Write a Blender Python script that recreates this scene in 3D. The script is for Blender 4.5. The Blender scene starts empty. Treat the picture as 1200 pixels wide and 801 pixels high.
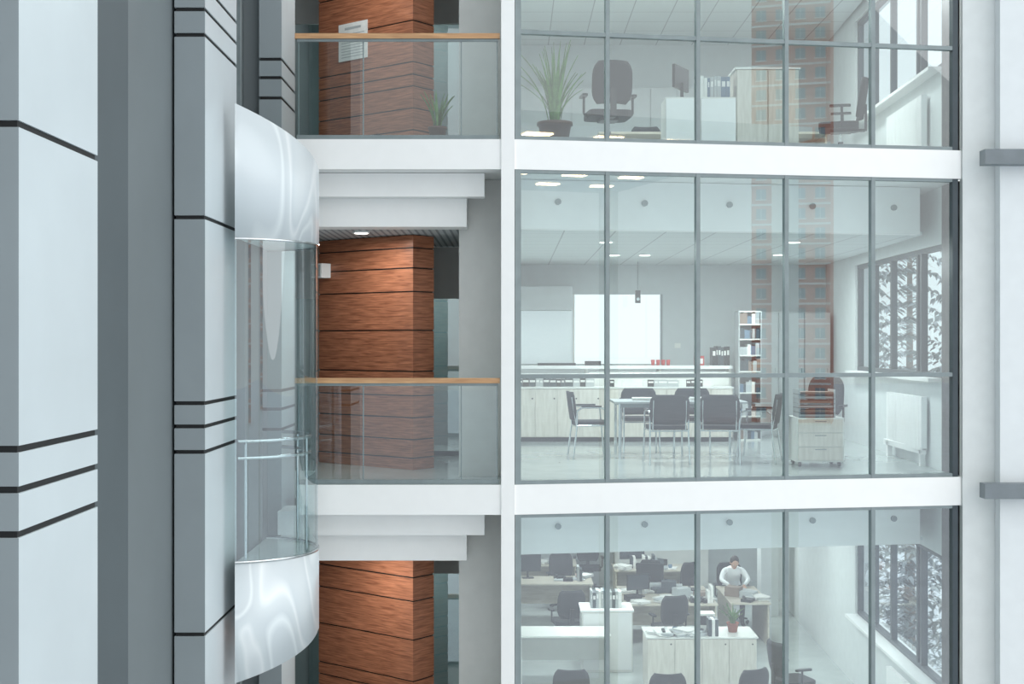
import bpy, math, random
from mathutils import Vector, Matrix
random.seed(7)
S = bpy.context.scene
H = 3.68          # storey height
# ------------------------------------------------------------------ materials
def lin(c):
    o = []
    for v in c:
        v = v/255.0
        o.append(v/12.92 if v <= 0.04045 else ((v+0.055)/1.055)**2.4)
    return (o[0], o[1], o[2], 1)
def newmat(name):
    m = bpy.data.materials.new(name); m.use_nodes = True
    nt = m.node_tree
    return m, nt, nt.nodes['Principled BSDF']
def setin(n, k, v):
    if k in n.inputs: n.inputs[k].default_value = v
def M(name, c, rough=0.5, metal=0.0, var=0.04, scale=6.0, bump=0.0, stretch=(1,1,1), spec=0.5, dist=0):
    m, nt, p = newmat(name)
    tc = nt.nodes.new('ShaderNodeTexCoord'); mp = nt.nodes.new('ShaderNodeMapping')
    mp.inputs['Scale'].default_value = stretch
    nz = nt.nodes.new('ShaderNodeTexNoise'); nz.inputs['Scale'].default_value = scale
    nz.inputs['Detail'].default_value = 4; nz.inputs['Distortion'].default_value = dist
    nt.links.new(tc.outputs['Object'], mp.inputs[0]); nt.links.new(mp.outputs[0], nz.inputs['Vector'])
    cr = nt.nodes.new('ShaderNodeValToRGB')
    a = lin(c)
    cr.color_ramp.elements[0].color = tuple(max(0, x*(1-var*2)) for x in a[:3])+(1,)
    cr.color_ramp.elements[1].color = tuple(min(1, x*(1+var*2)) for x in a[:3])+(1,)
    cr.color_ramp.elements[0].position = .3; cr.color_ramp.elements[1].position = .7
    nt.links.new(nz.outputs['Fac'], cr.inputs[0]); nt.links.new(cr.outputs[0], p.inputs['Base Color'])
    p.inputs['Roughness'].default_value = rough; p.inputs['Metallic'].default_value = metal
    setin(p, 'Specular IOR Level', spec)
    if bump:
        b = nt.nodes.new('ShaderNodeBump'); b.inputs['Strength'].default_value = bump
        b.inputs['Distance'].default_value = 0.02
        nt.links.new(nz.outputs['Fac'], b.inputs['Height']); nt.links.new(b.outputs[0], p.inputs['Normal'])
    return m
def Emi(name, c, s):
    m, nt, p = newmat(name)
    p.inputs['Base Color'].default_value = lin(c)
    p.inputs['Emission Color'].default_value = lin(c); p.inputs['Emission Strength'].default_value = s
    return m
def Glass(name, tint, base=0.07, rough=0.0):
    m = bpy.data.materials.new(name); m.use_nodes = True
    nt = m.node_tree; nt.nodes.clear()
    out = nt.nodes.new('ShaderNodeOutputMaterial'); mix = nt.nodes.new('ShaderNodeMixShader')
    tr = nt.nodes.new('ShaderNodeBsdfTransparent'); tr.inputs[0].default_value = tint
    gl = nt.nodes.new('ShaderNodeBsdfGlossy'); gl.inputs['Roughness'].default_value = rough
    gl.inputs['Color'].default_value = (.96, .98, 1, 1)
    lw = nt.nodes.new('ShaderNodeLayerWeight'); lw.inputs['Blend'].default_value = 0.5
    pw = nt.nodes.new('ShaderNodeMath'); pw.operation = 'POWER'; pw.inputs[1].default_value = 4
    ma = nt.nodes.new('ShaderNodeMath'); ma.operation = 'MULTIPLY_ADD'
    ma.inputs[1].default_value = 0.8; ma.inputs[2].default_value = base
    nt.links.new(lw.outputs['Facing'], pw.inputs[0]); nt.links.new(pw.outputs[0], ma.inputs[0])
    nt.links.new(ma.outputs[0], mix.inputs[0]); nt.links.new(tr.outputs[0], mix.inputs[1])
    nt.links.new(gl.outputs[0], mix.inputs[2]); nt.links.new(mix.outputs[0], out.inputs[0])
    return m
def Tile(name, c, lc, size, lw_, rough):
    m, nt, p = newmat(name)
    tc = nt.nodes.new('ShaderNodeTexCoord'); sp = nt.nodes.new('ShaderNodeSeparateXYZ')
    nt.links.new(tc.outputs['Object'], sp.inputs[0])
    outs = []
    for ax in ('X', 'Y'):
        d = nt.nodes.new('ShaderNodeMath'); d.operation = 'DIVIDE'; d.inputs[1].default_value = size
        f = nt.nodes.new('ShaderNodeMath'); f.operation = 'FRACT'
        l = nt.nodes.new('ShaderNodeMath'); l.operation = 'LESS_THAN'; l.inputs[1].default_value = lw_/size
        nt.links.new(sp.outputs[ax], d.inputs[0]); nt.links.new(d.outputs[0], f.inputs[0]); nt.links.new(f.outputs[0], l.inputs[0])
        outs.append(l)
    mx = nt.nodes.new('ShaderNodeMath'); mx.operation = 'MAXIMUM'
    nt.links.new(outs[0].outputs[0], mx.inputs[0]); nt.links.new(outs[1].outputs[0], mx.inputs[1])
    mc = nt.nodes.new('ShaderNodeMix'); mc.data_type = 'RGBA'
    mc.inputs[6].default_value = lin(c); mc.inputs[7].default_value = lin(lc)
    nt.links.new(mx.outputs[0], mc.inputs[0]); nt.links.new(mc.outputs[2], p.inputs['Base Color'])
    p.inputs['Roughness'].default_value = rough
    return m
def Wood(name, c1, c2, sc):
    m, nt, p = newmat(name)
    tc = nt.nodes.new('ShaderNodeTexCoord'); mp = nt.nodes.new('ShaderNodeMapping')
    mp.inputs['Scale'].default_value = sc
    nz = nt.nodes.new('ShaderNodeTexNoise'); nz.inputs['Scale'].default_value = 3
    nz.inputs['Detail'].default_value = 8; nz.inputs['Distortion'].default_value = .6
    cr = nt.nodes.new('ShaderNodeValToRGB')
    cr.color_ramp.elements[0].color = lin(c1); cr.color_ramp.elements[1].color = lin(c2)
    cr.color_ramp.elements[0].position = .35; cr.color_ramp.elements[1].position = .68
    nt.links.new(tc.outputs['Object'], mp.inputs[0]); nt.links.new(mp.outputs[0], nz.inputs['Vector'])
    nt.links.new(nz.outputs['Fac'], cr.inputs[0]); nt.links.new(cr.outputs[0], p.inputs['Base Color'])
    p.inputs['Roughness'].default_value = .35
    return m
def Swirl(name):
    # satin lift cladding: pale panel, soft swirling reflections painted into the colour
    m, nt, p = newmat(name)
    tc = nt.nodes.new('ShaderNodeTexCoord'); mp = nt.nodes.new('ShaderNodeMapping')
    mp.inputs['Scale'].default_value = (1.0, 1.0, .45)
    nz = nt.nodes.new('ShaderNodeTexNoise'); nz.inputs['Scale'].default_value = 1.3
    nz.inputs['Detail'].default_value = .5; nz.inputs['Distortion'].default_value = .9
    nt.links.new(tc.outputs['Object'], mp.inputs[0]); nt.links.new(mp.outputs[0], nz.inputs['Vector'])
    cr = nt.nodes.new('ShaderNodeValToRGB'); e = cr.color_ramp.elements
    e[0].position = .28; e[0].color = lin((196,205,209)); e[1].position = .74; e[1].color = lin((212,219,222))
    for pos, c in ((.44,(203,211,215)),(.475,(224,231,233)),(.51,(202,210,214)),(.57,(209,217,220)),(.60,(228,233,235)),(.64,(205,213,217))):
        k = e.new(pos); k.color = lin(c)
    nt.links.new(nz.outputs['Fac'], cr.inputs[0]); nt.links.new(cr.outputs[0], p.inputs['Base Color'])
    p.inputs['Roughness'].default_value = .3; p.inputs['Metallic'].default_value = .05
    return m

white = M('white_paint', (238, 239, 238), .5, var=.006)
palewall = M('pale_wall', (214, 219, 219), .6, var=.015)
recess = M('recess_wall_paint', (208, 209, 206), .6, var=.015)
clad = M('cladding_panel_light', (194, 204, 208), .35, var=.012, scale=2)
clad_shade = M('cladding_panel_shaded', (143, 152, 156), .35, var=.015, scale=2)  # same cladding as the sides, with the front's shade painted into its colour
black = M('black_joint', (14, 16, 18), .6)
darkgrey = M('dark_grey_wall', (80, 89, 93), .6, var=.02, scale=1)
midgrey = M('mid_grey_wall', (107, 115, 118), .6, var=.02, scale=1)
bargrey = M('grey_bar_metal', (116, 124, 129), .45)
alu = M('aluminium_frame', (130, 141, 143), .4, .3)
dframe = M('dark_frame', (62, 72, 78), .4, .2)
chrome = M('chrome', (205, 210, 212), .15, 1.0, var=.01)
swirl = Swirl('satin_lift_panel')
floorm = M('polished_floor', (178, 186, 184), .12, var=.03, scale=3)
ceilm = Tile('ceiling_tiles', (204, 211, 211), (150, 157, 160), .6, .015, .7)
perf = Tile('perforated_ceiling', (206, 211, 212), (130, 136, 140), .08, .03, .7)
woodm = Wood('cherry_veneer', (132, 80, 56), (184, 120, 88), (1.2, 1.2, 20))
handw = Wood('beech_handrail', (176, 132, 92), (205, 162, 118), (1, 12, 12))
deskw = Wood('light_desk_laminate', (176, 168, 152), (196, 190, 176), (1, 14, 6))
cabm = Wood('beige_cabinet', (200, 195, 184), (216, 211, 201), (8, 8, 1))
offwhite = M('off_white_furniture', (222, 223, 218), .4, var=.01)
greycab = M('grey_cabinet', (170, 176, 177), .5, var=.02)
blackfab = M('black_fabric', (30, 34, 38), .8, var=.1, scale=60)
blackpl = M('black_plastic', (26, 29, 32), .4)
glass = Glass('facade_glass', (.83, .925, .92, 1), .175)
glassb = Glass('balustrade_glass', (.84, .92, .915, 1), .10)
glasse = Glass('elevator_glass', (.82, .92, .925, 1), .17)
glassw = Glass('exterior_glass', (.88, .92, .94, 1), .08)
def Frost():
    m = bpy.data.materials.new('frosted_glass'); m.use_nodes = True; nt = m.node_tree; nt.nodes.clear()
    out = nt.nodes.new('ShaderNodeOutputMaterial'); t = nt.nodes.new('ShaderNodeBsdfTranslucent'); d = nt.nodes.new('ShaderNodeBsdfDiffuse')
    d.inputs[0].default_value = (.8,.83,.83,1)
    mx = nt.nodes.new('ShaderNodeMixShader'); mx.inputs[0].default_value = .3
    nz = nt.nodes.new('ShaderNodeTexNoise'); nz.inputs['Scale'].default_value = 40
    cr = nt.nodes.new('ShaderNodeValToRGB'); cr.color_ramp.elements[0].color = (.88,.92,.92,1); cr.color_ramp.elements[1].color = (.96,.98,.98,1)
    nt.links.new(nz.outputs['Fac'], cr.inputs[0]); nt.links.new(cr.outputs[0], t.inputs[0])
    nt.links.new(t.outputs[0], mx.inputs[1]); nt.links.new(d.outputs[0], mx.inputs[2]); nt.links.new(mx.outputs[0], out.inputs[0])
    return m
frost = Frost()
leafm = M('leaf_green', (84, 124, 62), .45, var=.2, scale=12)
soil = M('soil', (60, 44, 34), .9)
terra = M('terracotta', (160, 86, 60), .7)
brownpot = M('brown_pot', (92, 66, 56), .5)
redm = M('red_plastic', (176, 52, 46), .5)
bluem = M('blue_card', (88, 112, 134), .6)
screenm = M('screen_dark', (46, 54, 60), .15)
paper = M('paper', (224, 224, 220), .8, var=.03, scale=25)
brownm = M('brown_box', (130, 112, 100), .7)
stone = M('dark_stone', (66, 62, 62), .35, var=.3, scale=7)
warm = Emi('warm_lamp', (255, 228, 186), 11)
lampw = Emi('downlight_lens', (255, 250, 240), 4)
skinm = M('skin', (214, 168, 142), .55, var=.03, scale=20)
hairm = M('dark_hair', (52, 40, 34), .7, var=.15, scale=60)

# ------------------------------------------------------------------ mesh builder
class B:
    def __init__(s): s.v = []; s.f = []; s.m = []; s.sm = []; s.mats = []
    def mi(s, mat):
        if mat not in s.mats: s.mats.append(mat)
        return s.mats.index(mat)
    def add(s, vs, fs, mat, smooth=False):
        o = len(s.v); s.v += [tuple(p) for p in vs]
        mm = mat if isinstance(mat, list) else [mat]*len(fs)
        for f, k in zip(fs, mm):
            s.f.append([i+o for i in f]); s.m.append(s.mi(k)); s.sm.append(smooth)
        return s
    def box(s, x0, x1, y0, y1, z0, z1, mat, front=None, rot=None):
        vs = [(x0,y0,z0),(x1,y0,z0),(x1,y1,z0),(x0,y1,z0),(x0,y0,z1),(x1,y0,z1),(x1,y1,z1),(x0,y1,z1)]
        if rot:
            cx, cy = (x0+x1)/2, (y0+y1)/2; c, n = math.cos(rot), math.sin(rot)
            vs = [(cx+(x-cx)*c-(y-cy)*n, cy+(x-cx)*n+(y-cy)*c, z) for x, y, z in vs]
        fs = [(0,3,2,1),(4,5,6,7),(0,1,5,4),(1,2,6,5),(2,3,7,6),(3,0,4,7)]
        ms = [mat]*6
        if front: ms[2] = front
        return s.add(vs, fs, ms)
    def prism(s, pts, z0, z1, mat, top=None, bottom=None):
        n = len(pts)
        vs = [(p[0],p[1],z0) for p in pts]+[(p[0],p[1],z1) for p in pts]
        fs = [tuple(reversed(range(n))), tuple(range(n, 2*n))]+[(i,(i+1)%n,(i+1)%n+n,i+n) for i in range(n)]
        return s.add(vs, fs, [bottom or mat, top or mat]+[mat]*n)
    def rpad(s, cx, cy, w, d, z0, z1, mat, r=.06):
        pts = []
        for qx, qy, a0 in ((1,1,0),(-1,1,90),(-1,-1,180),(1,-1,270)):
            for k in range(5):
                a = math.radians(a0+k*22.5)
                pts.append((cx+qx*(w/2-r)+r*math.cos(a), cy+qy*(d/2-r)+r*math.sin(a)))
        return s.prism(pts, z0, z1, mat)
    def cyl(s, p0, p1, r0, mat, r1=None, seg=12):
        r1 = r0 if r1 is None else r1
        p0 = Vector(p0); p1 = Vector(p1); d = (p1-p0).normalized()
        a = d.orthogonal().normalized(); b = d.cross(a)
        vs = []
        for p, r in ((p0, r0), (p1, r1)):
            for i in range(seg):
                t = 2*math.pi*i/seg; vs.append(p+a*math.cos(t)*r+b*math.sin(t)*r)
        fs = [(i,(i+1)%seg,(i+1)%seg+seg,i+seg) for i in range(seg)]
        s.add(vs, fs, mat, True)
        s.add(vs, [tuple(reversed(range(seg))), tuple(range(seg, 2*seg))], mat)
        return s
    def tube(s, pts, r, mat, seg=8):
        for a, b in zip(pts[:-1], pts[1:]): s.cyl(a, b, r, mat, seg=seg)
        return s
    def sheet(s, w, z0, z1, y0, bow, tilt, t, mat, n=8, m=7, cut=.2):
        fr, bk = [], []
        for j in range(m+1):
            v = j/m; f = 1-cut*abs(2*v-1)**4
            for i in range(n+1):
                u = 2*i/n-1
                y = y0-tilt*v+bow*u*u
                z = z0+(z1-z0)*v
                fr.append((w/2*u*f, y, z)); bk.append((w/2*u*f, y-t, z))
        N = n+1; o = len(fr); fs = []
        for j in range(m):
            for i in range(n):
                a = j*N+i
                fs.append((a, a+1, a+1+N, a+N)); fs.append((a+o, a+N+o, a+1+N+o, a+1+o))
        rim = [i for i in range(N)]+[j*N+n for j in range(1, m+1)]+[m*N+i for i in range(n-1, -1, -1)]+[j*N for j in range(m-1, 0, -1)]
        for k in range(len(rim)):
            a, b = rim[k], rim[(k+1) % len(rim)]; fs.append((a, a+o, b+o, b))
        return s.add(fr+bk, fs, mat, True)
    def lathe(s, prof, c, mat, seg=20):
        vs = []
        for r, z in prof:
            for i in range(seg):
                t = 2*math.pi*i/seg; vs.append((c[0]+r*math.cos(t), c[1]+r*math.sin(t), c[2]+z))
        fs = []
        for k in range(len(prof)-1):
            for i in range(seg):
                j = (i+1) % seg; fs.append((k*seg+i, k*seg+j, (k+1)*seg+j, (k+1)*seg+i))
        return s.add(vs, fs, mat, True)
    def mesh(s, name):
        me = bpy.data.meshes.new(name); me.from_pydata(s.v, [], s.f)
        for k in s.mats: me.materials.append(k)
        for p, i, q in zip(me.polygons, s.m, s.sm): p.material_index = i; p.use_smooth = q
        me.update(); return me
    def build(s, name, loc=(0,0,0), rot=0, bevel=0):
        return place(s.mesh(name), name, loc, rot, bevel)
def place(me, name, loc=(0,0,0), rot=0, bevel=0):
    o = bpy.data.objects.new(name, me); S.collection.objects.link(o)
    o.location = loc; o.rotation_euler = (0, 0, rot)
    if bevel:
        b = o.modifiers.new('bevel', 'BEVEL'); b.width = bevel; b.segments = 2; b.limit_method = 'ANGLE'
    return o

# ------------------------------------------------------------------ structure
FA = math.atan2(.82, 5.0)                 # rotation of the office glazing
FO = (0.03, 14.03); FL = 5.067; BAY = FL/5
def wx(y): return 5.05+.03*(y-14.9)       # office right-hand wall line
LV = {'upper': H, 'middle': 0.0, 'lower': -H}
for k, z in list(LV.items())+[('top', 2*H)]:
    yb = 29 if k == 'lower' else 22.3
    b = B()
    b.prism([(-2.3,14.0),(.0,14.0),(5.07,14.83),(wx(yb)+.3,yb),(-3.3,yb),(-3.3,15.52),(-2.3,15.52)], z-.32, z, white, top=floorm)
    b.build('floor')
for z in (2*H, H, 0, -H):
    B().box(-2.55,-.30,14.3,14.498,z-.58,z-.325,white).build('trim_beam_front')
    B().box(-2.55,-.50,14.5,14.85,z-.89,z-.325,white).build('trim_beam_rear')
    B().box(-3.0,-.605,14.86,19.4,z-.88,z-.84,perf).build('ceiling_lobby')
def soff(z):
    b = B(); b.box(.0, 5.02, .80, .95, z-.88, z-.325, white)
    for i in range(5):
        b.cyl((BAY*(i+.62), .80, z-.57), (BAY*(i+.62), .77, z-.57), .035, alu)
    b.build('trim_soffit', (FO[0], FO[1], 0), FA)
for z in (2*H, H, 0): soff(z)
for z, yb in ((2*H, 22), (H, 22), (0, 28.6)):
    B().prism([(-.5,15.06),(0,15.06),(4.95,15.85),(wx(yb)-.02,yb),(-.5,yb)], z-.87, z-.83, ceilm).build('ceiling_office')

B().box(-.115,.028,13.985,14.25,-9,12,white).build('wall_pillar_centre')
for z in (H, 0, -H):
    B().box(-.60,-.10,14.87,15.05,z+.001,z+H-.325,recess).box(-.10,-.04,14.255,15.05,z+.001,z+H-.325,recess).build('wall_recess')
B().prism([(5.075,14.80),(5.48,14.78),(5.48,15.3),(5.30,15.3),(5.075,14.9)], -9, 12, palewall).build('wall_pillar_right')
B().box(5.43,9,14.62,14.775,-9,12,M('right_wall_paint',(216,221,223),.6,var=.01)).build('wall_right')
for z in (H-.12, -.12):
    B().box(5.20,9,14.44,14.618,z-.085,z+.08,bargrey).build('trim_ledge')

def pier(x0, x1, y0, y1):
    b = B(); g = .035
    b.box(x0+.012, x1-.012, y0+.012, y1-.012, -11, 12, black)
    lines = []
    for k in range(-4, 4):
        for l in (.55, .775, .98, 2.62): lines.append(k*H+l)
    lines = sorted(l for l in lines if -10.5 < l < 11.5)
    zz = -11
    for l in lines+[12]:
        b.box(x0, x1, y0, y1, zz, l-g/2, clad, front=clad_shade); zz = l+g/2
    b.build('wall_pier', bevel=0)
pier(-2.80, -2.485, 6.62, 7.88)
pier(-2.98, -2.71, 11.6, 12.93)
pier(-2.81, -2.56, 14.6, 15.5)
b = B(); b.box(-3.4,-3.005,4.5,19.6,-11,12,midgrey); b.box(-3.004,-2.812,14.7,15.5,-11,12,midgrey); b.build('wall_left')
b = B(); b.box(-3.0,-2.965,8.2,10.15,-11,12,darkgrey); b.build('wall_left_recess_panel')

n = 1
for z in (H, 0, -H):
    b = B(); z0 = z; z1 = z+H-.32
    for i in range(6):
        x = BAY*i; w = .022 if 0 < i < 5 else .032
        xx = min(max(x, w), FL-w)
        b.box(xx-w, xx+w, -.02, .06, z0, z1, alu if i < 5 else dframe)
    for (a, c) in ((z0, z0+.04), (z0+1.13, z0+1.175), (z1-.035, z1)):
        for i in range(5):
            b.box(BAY*i+.023, BAY*(i+1)-.023, -.015, .05, a, c, alu)
    for i in range(5):
        x0, x1 = BAY*i, BAY*(i+1)
        b.add([(x0,.02,z0),(x1,.02,z0),(x1,.02,z1),(x0,.02,z1)], [(0,1,2,3)], glass)
    b.build('window_%d' % n, (FO[0], FO[1], 0), FA); n += 1

for z in (H, 0, -H):
    yb = 28.6 if z < 0 else 22
    W = B()
    def seg(y0, y1, a, c, mat, ins=0):
        W.prism([(wx(y0)-ins,y0),(wx(y0)+.22,y0),(wx(y1)+.22,y1),(wx(y1)-ins,y1)], a, c, mat)
    seg(15.0, 15.5, z, z+H-.325, stone)
    seg(15.5, 19.9, z, z+1.05, palewall)
    seg(15.5, 19.9, z+2.68, z+H-.325, palewall)
    seg(19.9, yb, z, z+H-.325, palewall)
    W.build('wall_right_office')
    W = B(); seg(15.5, 19.9, z+1.05, z+1.09, white, .16); W.build('trim_window_sill')
    W = B()
    def fr(y0, y1, a, c):
        W.prism([(wx(y0)+.03,y0),(wx(y0)+.11,y0),(wx(y1)+.11,y1),(wx(y1)+.03,y1)], a, c, dframe)
    for y in (15.5, 16.45, 16.62, 17.9, 18.9, 19.82): fr(y, y+.07, z+1.09, z+2.68)
    fr(15.5, 19.9, z+1.09, z+1.15); fr(15.5, 19.9, z+2.62, z+2.68)
    W.add([(wx(15.5)+.07,15.5,z+1.1),(wx(19.9)+.07,19.9,z+1.1),(wx(19.9)+.07,19.9,z+2.68),(wx(15.5)+.07,15.5,z+2.68)], [(0,1,2,3)], glassw)
    W.build('window_%d' % n); n += 1
    r = B()
    for k in range(14):
        y = 16.0+k*.12; r.box(wx(y)-.10, wx(y)-.03, y, y+.10, z+.2, z+.85, white)
    r.box(wx(16)-.08, wx(16)-.04, 16.0, 17.7, z+.15, z+.22, white); r.box(wx(16)-.08, wx(16)-.02, 16.1,16.16, z, z+.2, white); r.box(wx(16)-.08, wx(16)-.02, 17.5,17.56, z, z+.2, white)
    r.build('radiator')
for z, yb in ((H, 22), (0, 22), (-H, 28.6)):
    B().box(-.60,-.502,15.06,yb,z,z+H-.325,palewall).build('wall_left_office')
back = M('back_wall_paint', (192, 199, 200), .6, var=.01)
b = B(); z = 0
b.box(-.5,wx(22),22,22.2,0,1.12,back); b.box(-.5,wx(22),22,22.2,2.32,3.35,back)
b.box(2.52,wx(22),22,22.2,1.12,2.32,back); b.box(-.5,-.3,22,22.2,1.12,2.32,back)
b.build('wall_back_office')
b = B(); b.box(-.3,1.02,22.05,22.055,1.12,2.32,frost)
b.box(-.3,2.52,22.02,22.12,1.12,1.15,alu); b.box(2.49,2.52,22.02,22.12,1.15,2.32,alu); b.box(1.02,1.05,22.02,22.12,1.15,2.32,offwhite)
b.add([(1.05,22.08,1.15),(2.5,22.08,1.15),(2.5,22.08,2.32),(1.05,22.08,2.32)], [(0,1,2,3)], glassw)
b.build('window_%d' % n); n += 1
B().box(-.5,.98,21.3,21.98,2.04,2.42,greycab).build('trim_duct_cover')
B().box(-.5,wx(22),22,22.2,H,2*H-.325,back).build('wall_back_office')
B().box(-.5,wx(28.6),28.6,28.8,-H,-.325,back).build('wall_back_office')
tealw = M('teal_grey_wall', (118, 134, 136), .5)
for z in (H, 0, -H):
    B().box(-3.0,-.602,19.4,19.6,z,z+H-.325,tealw).build('wall_back_lobby')
    b = B(); y = 17.6
    b.box(-3.0,-.605,y,y+.06,z+2.1,z+2.79,recess)
    for x in (-2.98,-2.2,-1.35,-.66): b.box(x,x+.045,y,y+.06,z,z+2.1,dframe)
    b.box(-2.93,-.66,y+.01,y+.05,z,z+.06,dframe)
    b.add([(-2.9,y+.03,z),(-.66,y+.03,z),(-.66,y+.03,z+2.1),(-2.9,y+.03,z+2.1)], [(0,1,2,3)], glass)
    b.build('door_%d' % (1+int((H-z)/H)))

RW = math.atan2(.623,-.782)
for z in (H, 0, -H):
    b = B(); L = 1.62; T = .37
    b.box(.01,L-.01,-T+.01,-.01,z+.001,z+2.79,black)
    zz = z+.002
    for l in (.14, .36, .62, .88, 1.02, 1.17, 1.66, 2.12, 2.40, 2.64, 2.81):
        top = min(z+l-.008, z+2.79)
        b.box(0,L,-T,0,zz,top,woodm); zz = z+l+.008
    b.build('wall_wood_clad', (-1.175,15.6,0), RW)
b = B(); b.box(.75,1.25,.003,.012,5.0,5.46,paper)
for i in range(9): b.box(.80,1.20,.0125,.0135,5.04+i*.035,5.05+i*.035,greycab)
b.box(.86,1.14,.0125,.0135,5.38,5.41,greycab)
b.build('notice_poster', (-1.175,15.6,0), RW)
b = B(); b.box(1.40,1.60,.003,.16,2.32,2.50,white); b.box(1.42,1.58,.16,.165,2.34,2.48,greycab)
b.build('wall_speaker', (-1.175,15.6,0), RW, .008)

for z in (H, 0, -H):
    b = B()
    b.box(-2.32,-.13,14.03,14.09,z+1.08,z+1.135,handw)
    b.box(-2.30,-.14,14.04,14.08,z,z+.05,alu)
    b.box(-2.30,-.15,14.05,14.07,z+1.05,z+1.08,alu)
    for x in (-2.29,-1.60,-.55,-.165):
        b.box(x,x+.012,14.075,14.095,z,z+1.08,alu)
    for x0, x1 in ((-2.29,-1.60),(-1.59,-.55),(-.54,-.16)):
        b.add([(x0,14.06,z+.05),(x1,14.06,z+.05),(x1,14.06,z+1.05),(x0,14.06,z+1.05)], [(0,1,2,3)], glassb)
    b.build('glass_balustrade')

# ------------------------------------------------------------------ panoramic lift
cx, cy, R = -2.78, 13.15, .84
th = math.acos(.18/R)
def arc(r, t): return (cx+r*math.cos(t), cy+r*math.sin(t))
b = B(); NS = 36
def strip(r, fz0, fz1, mat, thick=0):
    vs, fs = [], []
    for i in range(NS+1):
        t = -th+2*th*i/NS; x, y = arc(r, t); k = max(0, min(1, (t+th)/th))
        vs += [(x,y,fz0(k)),(x,y,fz1(k))]
        if thick:
            x, y = arc(r-thick, t); vs += [(x,y,fz0(k)),(x,y,fz1(k))]
    q = 4 if thick else 2
    for i in range(NS):
        a = i*q; c = a+q
        fs.append((a,c,c+1,a+1))
        if thick: fs += [(a+2,a+3,c+3,c+2),(a+1,c+1,c+3,a+3),(a,a+2,c+2,c)]
    b.add(vs, fs, mat, True)
strip(R, lambda k: 2.49, lambda k: 3.76-.50*k, swirl, .03)
strip(R, lambda k: -1.68+.32*k, lambda k: -.55, swirl, .03)
strip(R-.01, lambda k: -.55, lambda k: 2.49, glasse)
pts = [arc(R-.035, -th+2*th*i/NS) for i in range(NS+1)]
b.prism(pts, -.62, -.56, darkgrey, top=floorm); b.prism(pts, 2.50, 2.56, palewall)
strip(R+.004, lambda k: -.56, lambda k: -.54, chrome, .03)
strip(R+.004, lambda k: 2.48, lambda k: 2.50, chrome, .03)
for rz in (.58, .42):
    b.tube([arc(R-.09, -th*.97+(th*1.75)*i/26)+(rz,) for i in range(27)], .018, chrome)
for t in (-th*.9, -.15, .75):
    x, y = arc(R-.09, t); b.cyl((x,y,-.56),(x,y,.6),.012,chrome)
for t in (.35,):
    x, y = arc(R-.012, t); b.cyl((x,y,-.55),(x,y,2.49),.008,alu)
b.box(-2.97,-2.64,12.98,13.9,-1.3,3.2,midgrey)
b.build('panoramic_elevator')
b = B(); b.box(-2.95,-2.88,13.93,14.0,-11,12,alu); b.build('elevator_guide_rail')

# ------------------------------------------------------------------ furniture meshes
def meeting_chair():
    b = B()
    for sx in (-1, 1):
        x = sx*.24
        b.tube([(x*1.04,.24,0),(x,.20,.43),(x,.18,.64),(x,.10,.665),(x,-.14,.665),(x,-.20,.62),(x,-.20,.43),(x*1.04,-.25,0)], .0115, chrome)
        b.tube([(x,.20,.43),(x,-.20,.43)], .011, chrome)
        b.box(x-.022,x+.022,-.14,.12,.672,.692,blackpl)
        b.tube([(x*.85,-.20,.43),(x*.85,-.26,.80)], .010, chrome)
    b.tube([(-.24,.2,.42),(.24,.2,.42)], .010, chrome); b.tube([(-.24,-.2,.42),(.24,-.2,.42)], .010, chrome)
    b.rpad(0,.01,.46,.44,.435,.485,blackfab)
    b.sheet(.50,.50,.87,-.235,.045,.05,.02,blackfab)
    return b.mesh('meeting_chair')
def office_chair():
    b = B()
    for i in range(5):
        a = math.radians(72*i+18); x, y = .30*math.cos(a), .30*math.sin(a)
        b.cyl((0,0,.13),(x,y,.085),.026,blackpl,.016)
        for s_ in (-1, 1):
            ox, oy = -math.sin(a)*.018*s_, math.cos(a)*.018*s_
            b.cyl((x+ox,y+oy,.03),(x+ox*1.9,y+oy*1.9,.03),.03,blackpl)
        b.cyl((x,y,.03),(x,y,.09),.008,chrome)
    b.cyl((0,0,.09),(0,0,.30),.032,blackpl); b.cyl((0,0,.28),(0,0,.43),.018,chrome)
    b.box(-.10,.10,-.12,.12,.41,.445,blackpl)
    b.rpad(0,.02,.50,.48,.445,.52,blackfab,.09)
    b.box(-.035,.035,-.29,-.10,.42,.45,blackpl); b.box(-.035,.035,-.315,-.285,.43,.75,blackpl)
    b.sheet(.47,.58,1.06,-.24,.06,.07,.035,blackfab,m=10,cut=.28)
    for sx in (-1, 1):
        b.tube([(sx*.24,0,.46),(sx*.29,-.02,.50),(sx*.29,-.02,.69)], .015, blackpl)
        b.rpad(sx*.29,.0,.065,.25,.69,.715,blackpl,.025)
    return b.mesh('office_chair')
mc, oc = meeting_chair(), office_chair()
def chair(me, x, y, z, deg): place(me, me.name, (x, y, z), math.radians(deg))
def desk(x0, x1, y0, y1, z, mat, name='office_desk', h=.75, panel=True):
    b = B(); b.box(x0,x1,y0,y1,z+h-.03,z+h,mat)
    for x in (x0+.02,x1-.05): b.box(x,x+.03,y0+.06,y1-.06,z,z+h-.031,mat)
    if panel: b.box(x0+.051,x1-.051,y1-.12,y1-.10,z+.25,z+h-.031,mat)
    return b.build(name, bevel=.004)
def monitor(x, y, z, deg, w=.5):
    b = B(); b.rpad(0,0,.22,.16,0,.012,blackpl,.03); b.cyl((0,.02,.01),(0,.02,.2),.02,blackpl)
    b.box(-w/2,w/2,-.015,.02,.12,.12+w*.64,blackpl); b.box(-w/2+.015,w/2-.015,-.018,-.0151,.135,.105+w*.64,screenm)
    b.build('computer_monitor', (x,y,z), math.radians(deg), .004)
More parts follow.
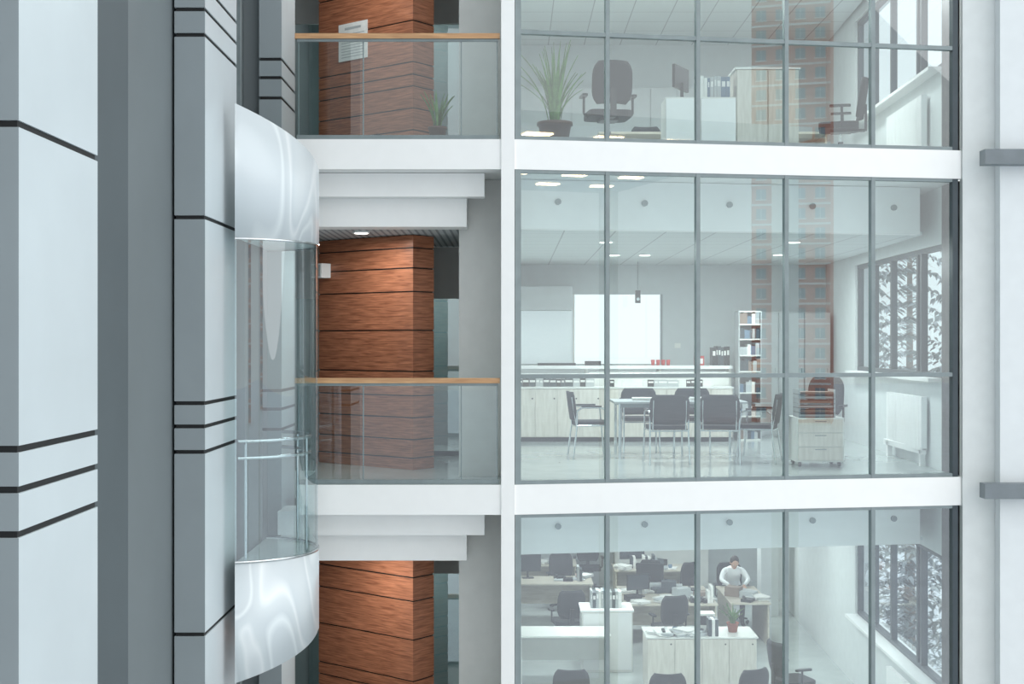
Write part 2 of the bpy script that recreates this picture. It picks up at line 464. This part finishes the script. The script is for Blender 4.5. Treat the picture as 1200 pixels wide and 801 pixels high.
def binders(x0, x1, y, z, h, mats, name='ring_binders', d=.26, wmin=.03, wmax=.06):
    b = B(); x = x0
    while x < x1-wmin:
        w = min(random.uniform(wmin, wmax), x1-x); hh = h*random.uniform(.86, 1)
        m_ = random.choice(mats)
        b.box(x,x+w-.003,y,y+d,z,z+hh,m_); b.box(x+.008,x+w-.011,y-.001,y,z+hh*.55,z+hh*.8,paper); x += w
    b.build(name)
def papers(x, y, z, n=10, name='paper_stack', mats=None, w=.3, d=.22):
    b = B(); zz = z
    for i in range(n):
        t = random.uniform(.006,.03); dx, dy = random.uniform(-.02,.02), random.uniform(-.02,.02)
        b.box(x-w/2+dx,x+w/2+dx,y-d/2+dy,y+d/2+dy,zz,zz+t,random.choice(mats or [paper]),rot=random.uniform(-.12,.12)); zz += t
    b.build(name)
def clutter(x0, x1, y0, y1, z, cnt):
    # loose sheets, folders, mugs, phones, trays: one mass of desk things
    b = B()
    for i in range(cnt):
        x = random.uniform(x0+.12, x1-.12); y = random.uniform(y0+.1, y1-.1); r = random.uniform(-.8, .8); k = random.random()
        if k < .5:
            zz = z+i*.0006
            for q in range(random.randint(1, 6)):
                t = random.uniform(.003,.02); b.box(x-.11,x+.11,y-.15,y+.15,zz,zz+t,random.choice([paper,paper,offwhite,greycab,greycab]),rot=r+random.uniform(-.2,.2)); zz += t
        elif k < .62: b.lathe([(0,0),(.035,0),(.04,.09),(.034,.09),(.03,.01)], (x,y,z), random.choice([redm,white,bluem,blackpl]), 12)
        elif k < .78:
            b.box(x-.09,x+.09,y-.1,y+.1,z,z+.05,blackpl,rot=r); b.box(x-.08,x-.04,y-.1,y+.1,z+.05,z+.08,blackpl,rot=0)
        elif k < .86:
            for q in range(random.randint(2, 4)): b.box(x+q*.05,x+q*.05+.045,y-.12,y+.13,z,z+random.uniform(.2,.29),random.choice([blackpl,greycab,paper,dframe]))
        else: b.box(x-.13,x+.13,y-.1,y+.1,z,z+random.uniform(.08,.2),random.choice([brownm,greycab,dframe,blackpl]),rot=r)
    b.build('desk_clutter')
def plant(name, x, y, z, nleaf, h, spread, pr, ph, pmat, lw=.022):
    b = B()
    b.lathe([(0,0),(pr*.72,0),(pr,ph),(pr*1.06,ph),(pr*1.06,ph*.88),(pr*.98,ph*.88),(pr*.9,ph*.9)], (0,0,0), pmat)
    b.cyl((0,0,ph*.84),(0,0,ph*.88),pr*.9,soil)
    for i in range(nleaf):
        a = random.uniform(0, 6.28); L = h*random.uniform(.55, 1); sp = spread*random.uniform(.2, 1)
        r0 = pr*.4*random.random(); ca_, sa_ = math.cos(a), math.sin(a); vs = []; K = 8
        for k in range(K+1):
            u = k/K; r = r0+sp*u**1.7; zz = ph*.85+L*(u-.18*u*u*(sp/spread))
            w = lw*(math.sin(math.pi*min(1, .15+.85*u)))*(1-u*.35)+.001
            vs += [(ca_*r-sa_*w, sa_*r+ca_*w, zz), (ca_*(r+.006), sa_*(r+.006), zz-.006), (ca_*r+sa_*w, sa_*r-ca_*w, zz)]
        fs = []
        for k in range(K):
            o = k*3; fs += [(o,o+1,o+4,o+3),(o+1,o+2,o+5,o+4)]
        b.add(vs, fs, leafm, True)
    b.build(name, (x,y,z))

# ------------------------------------------------------------------ middle office
b = B(); zt = .75
b.box(1.32,3.05,16.98,17.88,zt-.03,zt,greycab)
for x in (1.40,2.95):
    for y in (17.06,17.78): b.cyl((x,y,0),(x,y,zt-.031),.02,chrome)
b.box(1.4,2.95,17.05,17.07,zt-.08,zt-.031,alu); b.box(1.4,2.95,17.77,17.79,zt-.08,zt-.031,alu)
b.build('meeting_table', bevel=.004)
chair(mc, 1.02, 17.35, 0, -84)
chair(mc, 1.93, 16.45, 0, 4)
chair(mc, 2.60, 16.48, 0, -8)
chair(mc, 1.78, 18.25, 0, 180)
chair(mc, 2.50, 18.25, 0, 172)
chair(mc, 3.12, 16.62, 0, 70)
chair(oc, 3.98, 16.95, 0, 150)
papers(1.75,17.35,zt+.001,3); papers(2.5,17.5,zt+.001,2)
b = B(); b.box(3.46,4.04,15.98,16.48,.06,.60,offwhite)
for zz in (.08,.25,.42): b.box(3.48,4.02,15.965,15.98,zz,zz+.16,cabm)
for zz in (.22,.39,.56): b.box(3.68,3.82,15.955,15.965,zz-.01,zz,alu)
for x in (3.51,3.99):
    for y in (16.03,16.43): b.cyl((x-.015,y,.03),(x+.015,y,.03),.03,blackpl); b.box(x-.01,x+.01,y-.01,y+.01,.03,.06,blackpl)
b.build('mobile_pedestal', bevel=.004)
b = B()
for i in range(6):
    zz = .601+i*.055; b.box(3.50,3.94,16.02,16.36,zz,zz+.008,blackpl); b.box(3.52,3.92,16.04,16.34,zz+.009,zz+.035,brownm if i % 2 else greycab)
for x in (3.50,3.93): b.box(x,x+.012,16.02,16.36,.601,.94,greycab)
b.build('paper_tray')
b = B(); x = .02
b.box(.02,3.36,20.06,20.5,0,.07,blackpl); b.box(.02,3.36,20.02,20.5,.07,.81,cabm); b.box(.0,3.38,20.0,20.5,.81,.835,offwhite)
while x < 3.3:
    b.box(x+.004,x+.33,20.0,20.019,.08,.80,cabm); b.cyl((x+.29,19.985,.66),(x+.29,20.0,.66),.012,blackpl); x += .334
b.build('low_cabinet')
b = B()
b.box(1.2,3.4,20.56,20.62,0,1.05,offwhite); b.box(.1,3.45,20.54,20.95,1.10,1.15,white)
b.box(.1,3.45,20.54,20.60,1.0,1.03,white)
for x in (.1,1.15,2.3,3.40): b.box(x,x+.04,20.62,20.94,0,1.099,offwhite)
b.build('reception_counter', bevel=.003)
binders(.10,1.3,20.15,.836,.13,[blackpl,dframe,greycab],'desk_clutter',.2,.05,.14)
binders(1.5,3.1,20.15,.836,.11,[paper,greycab,blackpl,offwhite],'desk_clutter',.2,.06,.2)
binders(3.14,3.44,20.6,1.151,.32,[blackpl,dframe],'ring_binders')
for x in (2.22,2.30,2.38,2.46):
    B().lathe([(0,0),(.025,0),(.033,.09),(.028,.09),(.022,.01)], (x,20.7,1.151), redm).build('red_cup')
B().box(2.88,3.02,20.65,20.8,1.151,1.30,redm).box(2.90,3.00,20.648,20.65,1.18,1.26,paper).build('red_box')
b = B(); b.box(.4,1.0,20.6,20.68,1.151,1.19,blackpl); b.box(1.15,1.4,20.65,20.8,1.151,1.22,blackpl); b.build('keyboard')
b = B(); X0, X1, Y0, Y1 = 3.5, 3.86, 20.3, 20.65
b.box(X0,X0+.02,Y0,Y1,0,2.0,greycab); b.box(X1-.02,X1,Y0,Y1,0,2.0,greycab); b.box(X0+.02,X1-.02,Y1-.02,Y1,0,2.0,greycab)
shz = [0,.36,.72,1.05,1.3,1.55,1.78,1.98]
for zz in shz: b.box(X0+.02,X1-.02,Y0,Y1-.02,zz,zz+.02,offwhite)
for i, zz in enumerate(shz[:-1]):
    x = X0+.025
    while x < X1-.06:
        w = random.uniform(.03,.08); b.box(x,x+w,Y0+.02,Y0+.25,zz+.021,zz+.021+random.uniform(.10,.19),random.choice([paper,bluem,dframe,greycab,greycab,dframe,brownm])); x += w+.002
b.build('bookcase')
b = B()
for i in range(3):
    x = 3.88+i*.42; b.box(x,x+.415,21.2,21.65,0,2.0,greycab); b.box(x+.005,x+.41,21.185,21.2,.03,1.98,greycab); b.box(x+.36,x+.37,21.17,21.185,.95,1.1,chrome)
b.build('tall_cabinet', bevel=.003)
b = B(); b.cyl((2.0,20.9,2.799),(2.0,20.9,2.35),.008,alu); b.box(1.96,2.04,20.86,20.94,2.14,2.34,blackpl); b.cyl((2.0,20.86,2.2),(2.0,20.84,2.2),.025,chrome); b.build('ceiling_speaker')
B().box(2.72,2.82,21.985,21.999,1.42,1.50,offwhite).build('light_switch')

def dl(x, y, zc, e, kind='r'):
    b = B()
    if kind == 'r':
        b.cyl((x,y,zc-.001),(x,y,zc-.02),.10,white); b.cyl((x,y,zc-.02),(x,y,zc-.024),.08,lampw); b.build('ceiling_downlight')  # also builds the downlights added to brighten the lobbies
    else:
        b.box(x-.31,x+.31,y-.31,y+.31,zc-.02,zc-.001,white); b.box(x-.28,x+.28,y-.28,y+.28,zc-.024,zc-.0201,lampw); b.build('ceiling_fill_panel')  # panels added to light the upper and lower offices
    l = bpy.data.lights.new('ceiling_lamp', 'AREA'); l.shape = 'SQUARE'; l.size = .5; l.energy = e; l.color = (.95, .99, .985)
    o = bpy.data.objects.new('ceiling_lamp', l); S.collection.objects.link(o); o.location = (x, y, zc-.06)
for x, y, e in ((1.2,16.8,50),(3.6,16.8,50),(1.5,19.3,46),(3.9,19.2,50)): dl(x,y,2.81,e)
b = B(); b.cyl((1.95,19.3,2.809),(1.95,19.3,2.79),.10,white); b.cyl((1.95,19.3,2.79),(1.95,19.3,2.786),.08,lampw); b.build('ceiling_downlight')
for x, y in ((1.2,16.6),(3.4,16.6),(1.2,18.5),(3.8,18.5)): dl(x,y,H+2.81,46,'p')  # panels added above the frame to light the upper office
for x, y in ((1.2,17.5),(3.6,17.5),(1.2,21),(3.6,21),(1.2,25),(3.8,25)): dl(x,y,-H+2.81,44,'p')  # unseen panels added to brighten the lower office
for z in (H, 0, -H):
    dl(-1.75,15.25,z+2.80,20); dl(-1.4,18.4,z+2.80,26)  # downlights added to brighten the lobbies and their wood walls

# ------------------------------------------------------------------ upper office
z = H
plant('potted_plant', .48, 14.75, z, 40, 1.05, .42, .19, .30, brownpot)
chair(oc, 1.12, 15.35, z, 8)
b = B(); b.box(1.78,2.60,15.25,15.7,z,z+.68,offwhite)
for x in (1.785,2.195): b.box(x,x+.40,15.232,15.25,z+.03,z+.66,white)
b.build('white_cabinet', bevel=.004)
b = B(); b.box(2.62,3.35,15.35,15.8,z,z+1.02,cabm); b.box(2.60,3.37,15.33,15.8,z+1.02,z+1.045,offwhite)
for x in (2.625,2.99): b.box(x,x+.355,15.33,15.35,z+.03,z+1.01,cabm)
b.build('filing_cabinet', bevel=.004)
monitor(1.98,15.45,z+.681,240,.42)
binders(2.2,2.55,15.35,z+.681,.28,[paper,bluem,offwhite,greycab])
desk(1.2,2.6,18.2,19.0,z,deskw); chair(oc,2.0,19.4,z,180)
desk(3.0,4.4,18.2,19.0,z,deskw); monitor(3.6,18.5,z+.751,0)
chair(oc, 4.05, 16.2, z, 75)
b = B(); b.box(.1,4.0,21.5,21.95,z,z+2.0,greycab)
for i in range(9): b.box(.12+i*.43,.12+i*.43+.42,21.48,21.5,z+.03,z+1.97,greycab)
b.build('tall_cabinet')
plant('potted_plant', -.82, 14.45, z, 20, .5, .18, .10, .2, brownpot, .014)

# ------------------------------------------------------------------ lower office
z = -H
chair(oc, .95, 22.2, z, 10)
desk(.0,1.5,24.2,25.0,z,deskw); monitor(.3,24.8,z+.751,10); clutter(.6,1.5,24.2,25,z+.751,7)
desk(-.3,1.3,26.2,27.0,z,deskw); monitor(.2,26.8,z+.751,0); clutter(.5,1.3,26.2,27,z+.751,6)
desk(.1,1.5,19.9,20.6,z,offwhite)
desk(1.9,3.5,22.3,23.1,z,deskw); desk(1.9,3.5,23.2,24.0,z,deskw)
monitor(2.2,22.98,z+.751,22,.42); monitor(2.5,23.82,z+.751,165)
clutter(2.45,3.5,22.3,23.1,z+.751,17); clutter(1.9,2.4,22.3,22.8,z+.751,4); clutter(1.9,3.5,23.2,23.65,z+.751,13)
desk(2.0,3.6,25.6,26.4,z,deskw); monitor(2.4,26.25,z+.751,8); clutter(2.0,3.6,25.6,26.1,z+.751,11)
desk(3.72,4.42,22.4,24.0,z,deskw,panel=False); clutter(3.72,4.42,22.4,23.5,z+.751,10)
chair(oc,2.6,21.75,z,15); chair(oc,2.5,24.7,z,150); chair(oc,1.0,25.6,z,190); chair(oc,3.2,25.0,z,40); chair(oc,1.6,27.5,z,180)
chair(oc,3.9,18.3,z,-70); chair(oc,2.95,16.9,z,30); chair(oc,.75,16.9,z,0); chair(oc,1.95,16.7,z,0)
b = B(); b.box(2.02,3.65,19.6,20.3,z,z+.78,cabm); b.box(2.0,3.67,19.57,20.32,z+.78,z+.805,offwhite)
for i in range(4): b.box(2.025+i*.405,2.025+i*.405+.4,19.582,19.6,z+.05,z+.77,cabm); b.cyl((2.37+i*.405,19.57,z+.7),(2.37+i*.405,19.58,z+.7),.012,blackpl)
b.build('low_cabinet', bevel=.003)
zc = z+.806
plant('potted_plant', 3.35, 19.95, zc, 30, .34, .22, .09, .14, terra, .016)
clutter(2.0,3.1,19.6,20.0,zc,16)
b = B(); b.box(2.82,3.1,20.05,20.29,zc,zc+.25,offwhite); b.box(2.85,3.07,20.04,20.05,zc+.08,zc+.22,blackpl); b.build('desktop_printer', bevel=.01)
b = B(); b.box(1.1,1.9,20.7,21.3,z,z+.95,offwhite); b.box(1.08,1.92,20.68,21.32,z+.95,z+.98,white)
b.box(1.12,1.49,20.685,20.70,z+.04,z+.93,white); b.box(1.51,1.88,20.685,20.70,z+.04,z+.93,white); b.build('white_cabinet', bevel=.004)
binders(1.25,1.75,20.85,z+.981,.28,[greycab,paper,greycab,dframe,bluem])
b = B(); b.box(0,2.0,28.1,28.55,z,z+1.9,greycab); b.box(2.2,4.2,28.1,28.55,z,z+1.2,offwhite)
for i in range(4): b.box(.02+i*.5,.49+i*.5,28.08,28.1,z+.04,z+1.86,greycab)
b.build('tall_cabinet')
B().box(4.72,5.05,24.9,25.3,z,z+2.795,palewall).build('wall_column_office')

# office worker in a white shirt, leaning over the desk end
def skinned(name, verts, edges, mat, parent, sub=2):
    me = bpy.data.meshes.new(name); me.from_pydata([v[0] for v in verts], edges, []); me.materials.append(mat)
    o = bpy.data.objects.new(name, me); S.collection.objects.link(o); o.parent = parent
    o.modifiers.new('skin', 'SKIN')
    if me.skin_vertices:
        for sv, v in zip(me.skin_vertices[0].data, verts):
            r = v[1]; sv.radius = r if isinstance(r, tuple) else (r, r)
        me.skin_vertices[0].data[0].use_root = True
    s_ = o.modifiers.new('sub', 'SUBSURF'); s_.levels = sub; s_.render_levels = sub
    o.modifiers['skin'].use_smooth_shade = True
    return o
cloth, nt_, p_ = newmat('shirt_and_trousers')
tc_ = nt_.nodes.new('ShaderNodeTexCoord'); sx_ = nt_.nodes.new('ShaderNodeSeparateXYZ'); cr_ = nt_.nodes.new('ShaderNodeValToRGB')
nt_.links.new(tc_.outputs['Object'], sx_.inputs[0]); nt_.links.new(sx_.outputs['Z'], cr_.inputs[0]); nt_.links.new(cr_.outputs[0], p_.inputs['Base Color'])
cr_.color_ramp.interpolation = 'CONSTANT'
cr_.color_ramp.elements[0].color = lin((26,26,28)); cr_.color_ramp.elements[1].position = .10; cr_.color_ramp.elements[1].color = lin((44,50,62))
e_ = cr_.color_ramp.elements.new(.70); e_.color = lin((236,238,240)); p_.inputs['Roughness'].default_value = .8
per = bpy.data.objects.new('seated_office_worker', None); S.collection.objects.link(per); per.location = (4.07, 24.36, z)
V = [((0,.02,.64),(.15,.12)),((0,-.04,.78),(.145,.105)),((0,-.13,.92),(.16,.11)),((0,-.21,1.01),(.12,.09)),((0,-.26,1.07),.055)]
E = [(0,1),(1,2),(2,3),(3,4)]
for sx in (-1, 1):
    k = len(V)
    V += [((sx*.10,-.03,.62),.095),((sx*.13,-.42,.60),.062),((sx*.13,-.40,.32),.052),((sx*.13,-.38,.08),.038),((sx*.14,-.53,.045),.035)]
    E += [(0,k),(k,k+1),(k+1,k+2),(k+2,k+3),(k+3,k+4)]
    k = len(V)
    V += [((sx*.17,-.20,1.0),.062),((sx*.25,-.36,.86),.046),((sx*.14,-.55,.80),.032)]
    E += [(3,k),(k,k+1),(k+1,k+2)]
skinned('body', V, E, cloth, per)
for sx in (-1, 1):
    V = [((sx*.14,-.545,.80),(.024,.02)),((sx*.125,-.59,.788),(.034,.014)),((sx*.12,-.625,.78),(.036,.012))]; E = [(0,1),(1,2)]
    for q, ln in enumerate((.062,.074,.078,.068)):
        k = len(V); x0 = sx*.12+(q-1.5)*.02
        V += [((x0,-.648,.782),.0085),((x0,-.648-ln*.55,.785),.008),((x0,-.648-ln,.768),.007)]; E += [(2,k),(k,k+1),(k+1,k+2)]
    k = len(V); V += [((sx*.085,-.60,.782),.010),((sx*.068,-.635,.772),.0085)]; E += [(1,k),(k,k+1)]
    skinned('hand', V, E, skinm, per, 1)
hd = B()
hc = Vector((0,-.33,1.17)); tilt = Matrix.Rotation(math.radians(35), 3, 'X')
def ell(c, rx, ry, rz, mat, lo=-1.0, hi=1.0, n=16, m=12, dent=None):
    vs, fs = [], []
    for j in range(m+1):
        w_ = lo+(hi-lo)*j/m; w_ = max(-.999, min(.999, math.sin(w_*math.pi/2)))
        rr = math.sqrt(1-w_*w_)
        for i in range(n):
            t = 2*math.pi*i/n; k_ = 1-.22*max(0, -w_)
            p = Vector((rx*rr*math.cos(t)*k_, ry*rr*math.sin(t)*k_, rz*w_))+Vector(c)
            vs.append(hc+tilt@p)
    for j in range(m):
        for i in range(n):
            i2 = (i+1) % n; fs.append((j*n+i, j*n+i2, (j+1)*n+i2, (j+1)*n+i))
    hd.add(vs, fs, mat, True)
ell((0,0,0), .076,.095,.118, skinm)
ell((0,-.098,-.012), .013,.018,.024, skinm, n=8, m=6)
for sx in (-1, 1):
    ell((sx*.076,.005,-.01), .010,.018,.03, skinm, n=8, m=6)
    ell((sx*.03,-.086,.012), .012,.008,.007, white, n=8, m=6); ell((sx*.03,-.093,.012), .005,.004,.005, blackpl, n=6, m=4)
ell((0,-.083,-.055), .024,.008,.006, redm, n=8, m=5)
ell((0,.018,.022), .084,.096,.112, hairm, lo=-.25, hi=1.0)
hd.cyl(hc+tilt@Vector((0,.02,-.07)), (0,-.245,1.05), .05, skinm)
ho = hd.build('head'); ho.parent = per
chair(oc, 4.07, 24.40, z, 180)

# ------------------------------------------------------------------ opposite gallery (seen reflected in the glass)
b = B(); b.box(5,13.5,-15,-2,6.7,7.0,white); b.build('ceiling_opposite_gallery')
for ix in range(4):
    for iy in range(5):
        B().box(6.2+ix*1.9,6.9+ix*1.9,-3.6-iy*2.4,-3.2-iy*2.4,6.66,6.699,warm).build('ceiling_fill_panel')
B().box(4.5,14,-17,-1,-11,-10.7,palewall).box(12.9,13.4,-14.8,-14.3,-10.7,6.7,white).box(12.9,13.4,-3,-2.5,-10.7,6.7,white).build('wall_opposite_gallery')

# ------------------------------------------------------------------ outside
snow = M('snow', (226, 232, 240), .9, var=.03, scale=.3)
B().box(-300,300,-320,13,-11.6,-11.3,snow).box(-300,300,13,300,-11.6,-11.3,snow).build('ground_snow')
B().box(-3.4,9,2,14.6,-11.3,-11.0,floorm).build('floor_atrium')
brick = M('pink_brick', (218, 160, 144), .8, var=.06, scale=.6)
wdark = M('tower_window', (150, 162, 174), .2)
def tower(x, y, w, d, h, rot, wall, cols):
    b = B(); b.box(-w/2,w/2,-d/2,d/2,0,h,wall)
    nf = int(h/3.1)
    for f in range(nf):
        for i in range(cols):
            xx = -w/2+w*(i+.5)/cols
            b.box(xx-.75,xx+.75,-d/2-.06,-d/2+.1,f*3.1+1,f*3.1+2.6,wdark)
            b.box(xx-.9,xx+.9,-d/2-.12,-d/2,f*3.1+.85,f*3.1+1,white); b.box(xx-.04,xx+.04,-d/2-.1,-d/2-.061,f*3.1+1,f*3.1+2.6,white)
        b.box(-w/2-.1,w/2+.1,-d/2-.15,-d/2,f*3.1+.0,f*3.1+.3,white)
    b.build('apartment_tower', (x,y,-11.3), rot)
tower(105, -157, 12, 11, 96, math.radians(215), brick, 4)
tower(180, -150, 14, 14, 74, math.radians(220), brick, 6)
snowt = M('snowy_needles', (112, 122, 124), .9, var=.4, scale=2.5)
snowb = M('snow_on_branch', (178, 186, 192), .9)
def tree(x, y, h):
    b = B(); b.cyl((0,0,0),(0,0,h*.95),.2,brownm,.03)
    nl = 40
    for k in range(nl):
        u = k/nl; zb = h*(.08+.9*u); r = (1-u)**.85*h*.17+.15
        for j in range(11):
            a = random.uniform(0,6.28); L = r*random.uniform(.7,1.1)
            cx_, sy_ = math.cos(a), math.sin(a)
            K = 7
            for q in range(K):
                v0 = (q+.3)/K; rr = L*v0; zz = zb-L*.4*v0*v0+random.uniform(-.05,.05)
                l2 = .10+.14*L*(1-v0*.6)
                for sgn in (-1, 1):
                    ex, ey = cx_*rr+(cx_*.5-sgn*sy_)*l2, sy_*rr+(sy_*.5+sgn*cx_)*l2
                    b.add([(cx_*rr,sy_*rr,zz+.03),(cx_*(rr+.09),sy_*(rr+.09),zz),(ex,ey,zz-.12),((cx_*rr+ex)/2-.04*cx_,(sy_*rr+ey)/2-.04*sy_,zz-.03)], [(0,1,2,3)], snowt if random.random() < .72 else snowb)
    b.build('snowy_conifer_tree', (x,y,-11.3))
for x, y, h in ((9.5,27,17),(12.5,31,19),(9.6,36,18),(15,28,18),(11.5,38,21)): tree(x,y,h)

# ------------------------------------------------------------------ world, sun, camera
w = bpy.data.worlds.new('overcast'); S.world = w; w.use_nodes = True
nt = w.node_tree; bg = nt.nodes['Background']
tc = nt.nodes.new('ShaderNodeTexCoord'); sp = nt.nodes.new('ShaderNodeSeparateXYZ'); cr = nt.nodes.new('ShaderNodeValToRGB')
nt.links.new(tc.outputs['Generated'], sp.inputs[0]); nt.links.new(sp.outputs['Z'], cr.inputs[0]); nt.links.new(cr.outputs[0], bg.inputs[0])
cr.color_ramp.elements[0].color = (.92,.965,.98,1); cr.color_ramp.elements[1].color = (.94,.98,1,1)
bg.inputs[1].default_value = 1.33
s = bpy.data.lights.new('sun', 'SUN'); s.energy = .9; s.angle = 1.2; s.color = (1,1,.99)
o = bpy.data.objects.new('sun', s); S.collection.objects.link(o)
o.rotation_euler = Vector((-.75,.35,-.55)).to_track_quat('-Z','Y').to_euler()
cam = bpy.data.cameras.new('camera'); cam.lens = 46.2; cam.sensor_width = 36; cam.clip_end = 1000
co = bpy.data.objects.new('camera', cam); S.collection.objects.link(co)
co.location = (0,0,1.52); co.rotation_euler = (math.radians(90),0,0); S.camera = co
S.view_settings.view_transform = 'Standard'
